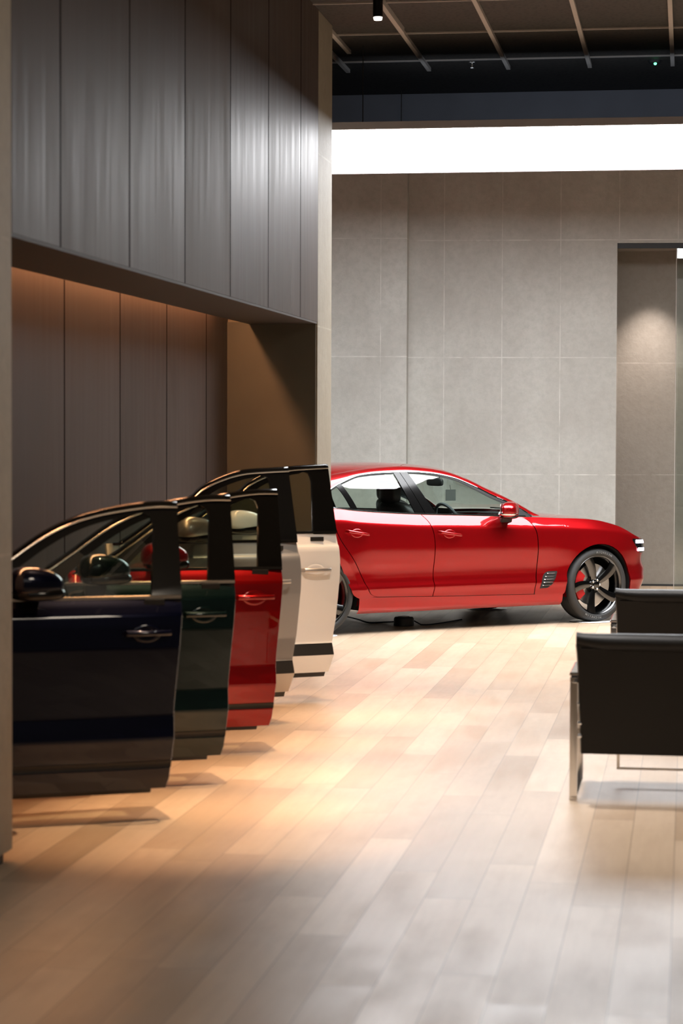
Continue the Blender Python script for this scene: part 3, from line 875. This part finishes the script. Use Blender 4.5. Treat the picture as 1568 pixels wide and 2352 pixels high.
# windshield and rear window
def E_(x): return x, yR(x) - .012, zR(x) + .002
rows = []
for i in range(24):
    u = i / 23; xe, ye, ze = E_(.84 + (.0 - .84) * u)
    cx = .24 * (1 - u) + .09 * u; cz = .012 * (1 - u) + .035 * u
    rows.append([Vector((xe + cx * (1 - s * s), s * ye, ze + cz * (1 - s * s))) for s in [-1 + 2 * k_ / 24 for k_ in range(25)]])
MB().grid(rows).obj('windshield', 'glass', car)
rows = []
for i in range(20):
    u = i / 19; xe, ye, ze = E_(-1.22 + (-1.94 + 1.22) * u)
    rows.append([Vector((xe - .08 * (1 - s * s), s * ye, ze + (.052 - .01 * u) * (1 - s * s))) for s in [-1 + 2 * k_ / 20 for k_ in range(21)]])
MB().grid(rows).obj('rear_window', 'glass', car)
# cowl, side windows, trims
for sgn in (1, -1):
    def gp(x, z, d): return Vector((x, -sgn * (yG(x, z) + d), z))
    def band(f0, f1, xa, xb, n, d0, d1, name, mat):
        rows = []
        for i in range(n):
            x = xa + (xb - xa) * i / (n - 1)
            rows.append([gp(x, f0(x), d0 - .008), gp(x, f0(x), d0), gp(x, (f0(x) + f1(x)) / 2, (d0 + d1) / 2 + .002), gp(x, f1(x), d1), gp(x, f1(x), d1 - .008)])
        return MB().grid(rows).obj(name, mat, car)
    # glass split at the centre pillar: slanted edges
    def pane(xl0, xl1, xr0, xr1, name):
        rows = []
        for i in range(40):
            t = i / 39; col = []
            for j in range(10):
                v = j / 9
                x = (xl0 + (xl1 - xl0) * v) * (1 - t) + (xr0 + (xr1 - xr0) * v) * t
                z = zbelt(x) - .01 + (max(zD(x) - .012, zbelt(x)) - zbelt(x) + .01) * v
                col.append(gp(x, z, -.006))
            rows.append(col)
        return MB().grid(rows).obj(name, 'glass', car)
    pane(-.24, -.50, .78, .56, 'front_window')
    pane(-1.06, -1.20, -.42, -.59, 'rear_window_side')
    pane(-1.40, -1.44, -1.10, -1.23, 'quarter_window')
    # black pillar between the windows
    def pillar(b0, b1, t0, t1, name, mat, d):
        rows = []
        for j in range(14):
            v = j / 13; r_ = []
            for xx in (b0 + (t0 - b0) * v, (b0 + b1) / 2 + ((t0 + t1) / 2 - (b0 + b1) / 2) * v, b1 + (t1 - b1) * v):
                z = zbelt(xx) - .004 + (zD(xx) - .004 - zbelt(xx)) * v
                r_.append(gp(xx, z, d))
            rows.append([r_[0] + Vector((0, sgn * .012, 0))] + r_ + [r_[2] + Vector((0, sgn * .012, 0))])
        return MB().grid(rows).obj(name, mat, car)
    pillar(-.455, -.352, -.615, -.552, 'rear_door_pillar', 'black_gloss', .004)
    pillar(-.346, -.235, -.546, -.470, 'front_door_pillar', 'black_gloss', .004)
    pillar(-1.10, -1.035, -1.235, -1.185, 'rear_pillar', 'black_gloss', .003)
    fr_w = lambda x: interp([(-1.5, .016), (-.3, .016), (.0, .022), (.3, .034), (.6, .03), (.8, .01)], x)
    band(lambda x: max(zD(x) - .004 - fr_w(x), zbelt(x)), lambda x: max(zD(x) - .003, zbelt(x) + .001), -1.45, .77, 70, .000, .002, 'window_surround', 'black')
    rows = []
    band(lambda x: max(zD(x) - .006, zbelt(x)), lambda x: max(zD(x) + .004, zbelt(x) + .004), -1.46, .735, 80, .006, .004, 'upper_chrome_molding', 'chrome')
    rows = []
    for i in range(60):
        x = -1.45 + (.70 + 1.45) * i / 59; z = zbelt(x); y = Wd(x, z)
        rows.append([Vector((x, -sgn * (y - .020), z + .006)), Vector((x, -sgn * (y - .012), z + .014)), Vector((x, -sgn * (y + .003), z + .001)), Vector((x, -sgn * (y - .002), z - .005))])
    MB().grid(rows).obj('lower_chrome_molding', 'chrome', car)
    # mirror triangle and mirror
    tri = [(.50, zbelt(.5)), (.77, zbelt(.77) - .002), (.66, zD(.66) - .004), (.585, zD(.585) - .03)]
    MB().rings([[gp(x, z, .008) for x, z in tri], [gp(x, z, -.01) for x, z in tri]]).obj('corner_trim', 'black', car)
    mx, my, mz = .425, .965, 1.020
    mr = empty('mirror', (mx, -sgn * my, mz)); mr.parent = car; mr.rotation_euler = (0, 0, -sgn * math.radians(50))
    def mf(p, sgn=sgn):
        p = p.copy(); k_ = (-sgn * p.y + .12) / .24
        if p.z > 0: p.z *= 1.0 - .30 * k_ ** 2
        if p.x < 0: p.x *= .55
        return p
    MB().sell((0, 0, 0.0), .085, .12, .078, .75, .7, 32, 18, mf).obj('cap', 'car_red', mr)
    MB().sell((.002, 0, -.030), .083, .117, .028, .8, .75, 28, 12).obj('indicator_strip', 'chrome', mr)
    MB().sell((.004, sgn * .012, -.052), .078, .108, .026, .8, .75, 28, 12).obj('lower_housing', 'black_gloss', mr)
    am = MB().rings([[Vector((mx + a_, -sgn * (my - .02), mz + b_)) for a_, b_ in ((-.05, -.03), (.06, -.03), (.06, -.07), (-.05, -.07))],
                [Vector((mx + a_, -sgn * .845, mz + b_)) for a_, b_ in ((-.01, -.055), (.12, -.055), (.12, -.13), (-.01, -.13))]]).obj('mirror_arm', 'black', car, bevel=.008)
    rows = []
    gx = -.048
    MB().sell((gx, 0, .008), .004, .098, .052, .5, .5, 28, 8).obj('mirror_glass', 'disc', mr)
    # fender vent
    vt = [(.815, .318), (.838, .405), (.868, .452), (.905, .468), (1.005, .468), (.985, .415), (.940, .350), (.895, .322)]
    vv = rs2(vt + [vt[0]], 33, False)[:-1]
    MB().rings([[Vector((p.x, -sgn * (Wd(p.x, p.y) + .004), p.y)) for p in vv], [Vector((p.x, -sgn * (Wd(p.x, p.y) - .01), p.y)) for p in vv]]).obj('fender_vent', 'black', car)
    sl_ = MB()
    for q_ in range(5):
        z = .345 + .026 * q_; xa, xb = interp([(.318, .82), (.405, .845), (.468, .90)], z) + .008, interp([(.318, .89), (.35, .94), (.415, .985), (.468, 1.0)], z) - .012
        sl_.grid([[Vector((x, -sgn * (Wd(x, z) + .004), z - .006)), Vector((x, -sgn * (Wd(x, z) + .011), z)), Vector((x, -sgn * (Wd(x, z) + .004), z + .006))] for x in [xa + (xb - xa) * i / 6 for i in range(7)]])
    sl_.obj('vent_slats', 'satin', car, solid=.002)
    # headlight
    def npatch(t0, t1, zlo, zhi, d, name, mat, par=car, nu=30, nv=10):
        rows = []
        for i in range(nu):
            t = t0 + (t1 - t0) * i / (nu - 1)
            r_ = []
            for j in range(nv):
                z = zlo(t) + (zhi(t) - zlo(t)) * j / (nv - 1)
                p = nose(t, z, d if 0 < i < nu - 1 and 0 < j < nv - 1 else -.004)
                r_.append(Vector((p.x, sgn * p.y, p.z)))
            rows.append(r_)
        return MB().grid(rows).obj(name, mat, par)
    lin = lambda a, b, t0, t1: (lambda t: a + (b - a) * (t - t0) / (t1 - t0))
    hl = npatch(-.05, .34, lambda t: interp([(-.05, .725), (.0, .66), (.06, .60), (.34, .585)], t), lambda t: .738, .006, 'headlight', 'black_gloss')
    npatch(-.015, .30, lin(.690, .682, .03, .30), lin(.726, .720, .03, .30), .016, 'led_strip', 'head_led', hl)
    npatch(.02, .30, lin(.618, .612, .07, .30), lin(.654, .648, .07, .30), .016, 'led_strip', 'head_led', hl)
    npatch(.70, 1.0, lin(.36, .30, .7, 1), lin(.66, .72, .7, 1), .004, 'grille', 'dark_metal')
    # tail lamp
    rows = [[Vector((x, -sgn * (Wd(x, z) + .004), z)) for z in [.84 + .08 * j / 4 for j in range(5)]] for x in [-2.37 + .35 * i / 10 for i in range(11)]]
    MB().grid(rows).obj('tail_light', 'caliper', car)
# hood base cowl and inner tub, underbody, arch liners
cw = [[Vector((.70 + .34 * (1 - abs(s) ** 2.2) + d, s * .78, .945 + .03 * (1 - abs(s) ** 3) - q_)) for d, q_ in ((-.02, .02), (.03, .012), (.06, .02))] for s in [-1 + 2 * i / 20 for i in range(21)]]
MB().grid(cw).obj('cowl', 'black', car, solid=.01)
MB().tube([(.92, -.58, .985), (.98, -.2, 1.0), (1.0, .12, 1.0)], .006, 8).obj('wiper', 'black', car)
MB().box(-2.2, 2.0, -.60, .60, .19, .25).box(-1.0, 1.0, -.82, .82, .185, .22).obj('underbody', 'black', car, False)
tub = MB()
tub.box(-1.0, .86, -.80, -.765, .22, .94).box(-1.0, .86, .765, .80, .22, .94).box(-1.1, .86, -.78, .78, .22, .26).box(.86, .9, -.8, .8, .22, .92).box(-1.75, -1.3, -.62, .62, .6, .93)
tub.obj('cabin_lining', 'seat_leather', car, False)
for cx in (XF, XR):
    for sgn in (1, -1):
        ar = arch(cx, .364, 200, -20, 30)
        P = [[Vector((x, -sgn * (Wd(x, z) - .012), z)), Vector((x, -sgn * .60, z))] for x, z in ar]
        mb = MB().grid(P)
        c0 = Vector((cx, -sgn * .60, RW)); n0 = len(mb.v)
        mb.add([c0] + [p[1] for p in P], [(0, i, i + 1) for i in range(1, len(P))])
        mb.obj('wheel_liner', 'black', car)
# wheels
def wheel():
    wt = empty('wheel', (0, 0, 0))
    prof = [(.095, .264), (.104, .268), (.112, .278), (.1125, .292), (.106, .311), (.096, .321), (.082, .328), (.05, .330), (0, .3302), (-.05, .330), (-.082, .328), (-.1, .315), (-.112, .290), (-.105, .268), (-.09, .262), (-.05, .250), (.05, .250)]
    mb = MB(); n = 72
    rg = [[Vector((r_ * math.cos(2 * PI * k_ / n), -y, r_ * math.sin(2 * PI * k_ / n))) for k_ in range(n)] for y, r_ in prof + [prof[0]]]
    mb.rings(rg, False)
    # tread grooves
    mb.obj('tyre', 'rubber', wt)
    gr = MB()
    for y in (-.055, -.018, .018, .055):
        gr.rings([[Vector((r_ * math.cos(2 * PI * k_ / 60), y + d, r_ * math.sin(2 * PI * k_ / 60))) for k_ in range(60)] for d, r_ in ((-.004, .3298), (-.004, .3306), (.004, .3306), (.004, .3298))], False)
    gr.obj('tread_groove', 'black', wt)
    # rim barrel
    pr = [(.094, .262), (.100, .269), (.104, .264), (.099, .255), (.086, .248), (.03, .234), (-.06, .233), (-.09, .255)]
    MB().rings([[Vector((r_ * math.cos(2 * PI * k_ / n), -y, r_ * math.sin(2 * PI * k_ / n))) for k_ in range(n)] for y, r_ in pr], False).obj('rim', 'rim', wt)
    # spokes
    for q_ in range(5):
        a0 = math.radians(33 + 72 * q_)
        sp = MB(); rg = []
        for t in [i / 10 for i in range(11)]:
            r_ = .045 + (.254 - .045) * t
            tw = .16 * t * t                       # sweep
            hw = .026 + .022 * t ** 2 + .006 * math.sin(PI * t)
            yf = .066 + .028 * t ** 1.3 + .006 * math.sin(PI * t)
            ring = []
            for (lx, dy) in ((-hw, -.004), (-hw * .35, .003), (hw * .2, .004), (hw, -.010), (hw * .8, -.036), (-hw * .8, -.030)):
                ang = a0 + tw
                c, s = math.cos(ang), math.sin(ang)
                ring.append(Vector((r_ * c - lx * s, -(yf + dy), r_ * s + lx * c)))
            rg.append(ring)
        sp.rings(rg).obj('spoke', 'rim', wt)
    MB().lathe([(-.02, .0), (-.02, .055), (-.055, .056), (-.068, .050), (-.070, .032), (-.078, .030), (-.082, .022), (-.084, .0)], 36, 'y').obj('hub', 'rim', wt)
    for q_ in range(5):
        a0 = math.radians(33 + 36 + 72 * q_)
        MB().lathe([(-.062, .0), (-.064, .011), (-.080, .011), (-.084, .007), (-.084, 0)][::1], 10, 'y', (.042 * math.cos(a0), 0, .042 * math.sin(a0))).obj('lug_nut', 'chrome', wt)
    MB().lathe([(-.006, .07), (-.006, .188), (-.022, .188), (-.022, .07)], 60, 'y').obj('brake_disc', 'disc', wt)
    MB().lathe([(-.0, .0), (-.0, .085), (-.03, .082), (-.034, 0)], 36, 'y').obj('disc_bell', 'dark_metal', wt)
    return wt
def sidewall_text(wt, word, mid, r_, size):
    mb = MB()
    for i, chh in enumerate(word):
        cu = bpy.data.curves.new('letters', 'FONT'); cu.body = chh; cu.size = size; cu.extrude = .0012; cu.align_x = 'CENTER'
        ob = bpy.data.objects.new('letters', cu); COL.objects.link(ob)
        dg = bpy.context.evaluated_depsgraph_get(); me = ob.evaluated_get(dg).to_mesh()
        a = math.radians(mid + 4.6 * ((len(word) - 1) / 2 - i))
        c, s_ = math.cos(a), math.sin(a)
        mb.add([Vector(((r_ + v.co.y) * c + v.co.x * s_, -.1136 - v.co.z, (r_ + v.co.y) * s_ - v.co.x * c)) for v in me.vertices], [tuple(p.vertices) for p in me.polygons])
        bpy.data.objects.remove(ob, do_unlink=True)
    return mb.obj('sidewall_lettering', 'letter', wt, False)
def copy_tree(o, parent=None):
    c = o.copy(); COL.objects.link(c); c.parent = parent
    for ch in [x for x in bpy.data.objects if x.parent == o]: copy_tree(ch, c)
    return c
wh = wheel()
sidewall_text(wh, 'MICHELIN', 78, .284, .026)
sidewall_text(wh, 'MICHELIN', 258, .284, .026)
WHEELS = ((XF, -.815, 0), (XF, .815, PI), (XR, -.815, 0), (XR, .815, PI))
for i, (x, y, rz) in enumerate(WHEELS):
    o_ = wh if i == 0 else copy_tree(wh)
    o_.parent = car; o_.location = (x, y, RW); o_.rotation_euler = (0, 0, rz)
    # caliper does not spin with the wheel
    sg = 1 if rz == 0 else -1
    rg = []
    for i_ in range(13):
        a_ = math.radians(140 + 80 * i_ / 12) if x > 0 else math.radians(-40 + 80 * i_ / 12)
        rg.append([Vector((x + r_ * math.cos(a_), y - sg * d, RW + r_ * math.sin(a_))) for r_, d in ((.125, .045), (.208, .045), (.214, .03), (.214, -.02), (.125, -.02))])
    MB().rings(rg).obj('brake_caliper', 'caliper', car, bevel=.005)
# interior
def seat(x, y):
    st = empty('seat', (x, y, 0)); st.parent = car
    def bk(p):
        p = p.copy(); p.x -= (p.z) * .28; p.x += .04 * (abs(p.y) / .24) ** 3; return p
    MB().sell((-.12, 0, .76), .075, .255, .33, .45, .55, 28, 18, bk).obj('backrest', 'seat_leather', st)
    MB().sell((.12, 0, .48), .26, .25, .085, .5, .5, 28, 12).obj('cushion', 'seat_leather', st)
    MB().sell((-.235, 0, 1.165), .055, .125, .095, .55, .55, 24, 14).obj('headrest', 'seat_leather', st)
    for q_ in (-.05, .05): MB().tube([(-.215, q_, 1.0), (-.235, q_, 1.12)], .007).obj('headrest_post', 'chrome', st)
seat(-.19, -.38); seat(.26, .38)
MB().sell((-1.25, 0, .70), .10, .62, .23, .4, .3, 30, 14, lambda p: Vector((p.x - p.z * .35, p.y, p.z))).sell((-1.0, 0, .46), .25, .62, .09, .4, .3, 30, 12).obj('rear_bench', 'seat_leather', car)
MB().rings([[Vector((x, s * .74, z)) for x, z in ((.30, .70), (.33, .86), (.42, .925), (.62, .950), (.86, .935), (.88, .7))] for s in (-1, -.5, 0, .5, 1)]).obj('dashboard', 'dash', car, bevel=.01)
MB().box(.36, .375, -.17, .13, .915, 1.010).obj('dash_screen', 'black_gloss', car, False, bevel=.004)
sw = empty('steering_wheel', (.20, -.37, .90)); sw.parent = car; sw.rotation_euler = (0, math.radians(-24), 0)
n = 40
MB().rings([[Vector((.015 * math.sin(2 * PI * q_ / 8), (.175 + .015 * math.cos(2 * PI * q_ / 8)) * math.cos(2 * PI * k_ / n), (.175 + .015 * math.cos(2 * PI * q_ / 8)) * math.sin(2 * PI * k_ / n))) for q_ in range(8)] for k_ in range(n + 1)], False).obj('rim', 'dash', sw)
MB().sell((.01, 0, -.01), .03, .075, .055, .6, .6).box(.0, .02, -.17, .17, -.02, .008).box(.0, .02, -.015, .015, -.17, 0).obj('hub', 'seat_leather', sw, bevel=.004)
MB().sell((.30, 0, 1.245), .02, .125, .036, .5, .5, 28, 10).tube([(.31, 0, 1.25), (.36, 0, 1.31)], .01).obj('rearview_mirror', 'black', car)
MB().box(.485, .595, .098, .102, 1.070, 1.172).tube([(.54, .10, 1.172), (.53, .10, 1.215)], .003).obj('windshield_card', 'card', car, False)

# pads, charger and cable
cR = Matrix.Rotation(CA, 3, 'Z')
for i, (x, y, rz) in enumerate(WHEELS):
    if i == 3: continue
    p = Vector(car.location) + cR @ Vector((x, y, 0))
    o_ = MB().lathe([(0, .0), (0, .19), (.004, .195), (.007, .185), (.007, 0)], 40, 'z').obj('wheel_pad', 'pad', None)
    o_.location = p
    tag(o_, ['round pale pad under the near front wheel of the red sedan', 'round pale pad under the far front wheel of the red sedan', 'round pale pad under the near rear wheel of the red sedan'][i], 'floor pad', 'pads under the wheels')
car.location.z = .007
def fl(px, py, z=0):
    x = px - CX; y = -(py - CY); c, s = math.cos(ROLL), math.sin(ROLL)
    x, y = x * c - y * s, x * s + y * c
    d = (x, F * math.cos(PIT) + y * math.sin(PIT), -F * math.sin(PIT) + y * math.cos(PIT))
    t = (z - H) / d[2]; return Vector((d[0] * t, d[1] * t, z))
bx = fl(927, 1437)
cb = empty('charger_unit', bx, 0, 'black round charger unit on the floor under the red sedan', 'charger')
MB().lathe([(0, 0), (0, .086), (.004, .09), (.062, .088), (.076, .080), (.080, .0)], 40, 'z').obj('housing', 'black', cb)
MB().lathe([(.080, .0), (.0805, .05), (.084, .05), (.084, 0)], 30, 'z').obj('lid', 'black_gloss', cb)
cp = [fl(755, 1406, .008), fl(800, 1417, .02), fl(823, 1423, .02), fl(847, 1430, .008), fl(880, 1429, .008), fl(903, 1428, .03)]
tag(MB().tube(crom(cp, 5), .0065, 8).obj('power_cable', 'cable', None), 'thin black cable from the near rear wheel to the charger unit', 'cable')
cp = [fl(951, 1426, .03), fl(962, 1432, .01), fl(970, 1435, .007), fl(1000, 1433, .007), fl(1060, 1423, .007)]
tag(MB().tube(crom(cp, 5), .006, 8).obj('power_cable', 'cable', None), 'short black cable leaving the charger unit towards the front of the red sedan', 'cable')

# ------------------------------------------------------------------ lounge chairs
def lounge(loc, rz, label):
    """local: x across, y depth (0 = back side near its back), built with its back at y = 0"""
    t = empty('lounge_chair', loc, rz, label, 'armchair', 'black leather lounge chairs')
    Wc, Dp = .80, .62
    # side loops of flat bar
    for x in (0, Wc):
        lp_ = MB()
        path = [(0, .008), (0, .573), (Dp, .573), (Dp, .008)]
        w_, th_ = .018, .012
        lp_.box(x - w_, x + w_, 0, th_ * 2, 0, .573).box(x - w_, x + w_, Dp - th_ * 2, Dp, 0, .573)
        lp_.box(x - w_, x + w_, 0, Dp, .549, .573).box(x - w_, x + w_, 0, Dp, 0, .018)
        lp_.obj('side_frame', 'frame_steel', t, False, bevel=.003)
        MB().box(x - .024, x + .024, .06, Dp - .05, .574, .592).obj('armrest', 'frame_steel', t, False, bevel=.006)
    MB().box(.185, Wc - .185, Dp - .10, Dp - .085, .072, .082).box(.185, .20, Dp - .10, Dp - .085, .08, .30).box(Wc - .20, Wc - .185, Dp - .10, Dp - .085, .08, .30).obj('stretcher', 'frame_steel', t, False, bevel=.002)
    # back: sling panel with puffed top roll
    def bp(x, z):
        lean = -.10 * (z - .215) / .56
        return lean
    rg = []
    x0 = .038
    for i in range(25):
        z = .215 + (.735 - .215) * i / 24
        ins = .020 * (1 - (z - .215) / .52) ** .7 - .002 * max(0, (z - .62) / .11) ** 2
        xa, xb = x0 + ins - .022, Wc - x0 - ins + .022
        y = .03 + bp(0, z)
        ring = [(xa + (xb - xa) * j / 10, y, z) for j in range(11)] + [(xb + .006, y + .02, z)] + [(xb - (xb - xa) * j / 10, y + .05, z) for j in range(11)] + [(xa - .006, y + .02, z)]
        rg.append(ring)
    MB().rings(rg).obj('back_panel', 'leather', t)
    rg = []
    for i in range(25):
        s = i / 24; x = .012 + (Wc - .024) * s
        e = min(s, 1 - s)
        dip = -.016 * min(1, e / .18) ** .5 + .014
        rr = .030 + .012 * math.sin(PI * min(1, e / .25) / 2)
        cz_, cy_ = .748 + dip, -.035
        rg.append([(x, cy_ + 1.3 * rr * math.cos(2 * PI * k_ / 16), cz_ + rr * math.sin(2 * PI * k_ / 16)) for k_ in range(16)])
    MB().rings(rg).obj('back_roll', 'leather', t)
    rg = [(x0 + (Wc - 2 * x0) * i / 20, .03 + bp(0, .715) - .004, .716) for i in range(21)]
    MB().tube(rg, .004, 6).obj('piping', 'leather', t)
    def pf(p):
        p = p.copy(); p.y += -.18 * p.z; return p
    MB().sell((Wc / 2, .085, .56), Wc / 2 - .06, .055, .17, .5, .3, 32, 14, pf).obj('back_cushion', 'leather', t)
    MB().sell((Wc / 2, .36, .40), Wc / 2 - .05, .28, .075, .45, .3, 32, 12).obj('seat_cushion', 'leather', t)
    MB().box(.03, Wc - .03, .06, Dp - .03, .30, .32).box(.018, Wc - .018, .03, .05, .30, .33).box(.018, Wc - .018, Dp - .05, Dp - .03, .30, .33).obj('seat_frame', 'frame_steel', t, False)
    for z in (.30, .36, .45):
        MB().lathe([(-.02, 0), (-.02, .010), (.0, .010), (.004, .006), (.004, 0)], 12, 'x', (.035, .012, z)).obj('bolt', 'chrome', t)
    return t
lounge(Vector((1.086, 10.52, 0)), ROOMROT, 'black leather lounge chair with chrome frame, nearer the camera, seen from behind')
lc = lounge(Vector((1.622, 13.45, 0)), ROOMROT, 'black leather lounge chair with chrome frame, farther one, its top showing over the nearer chair')
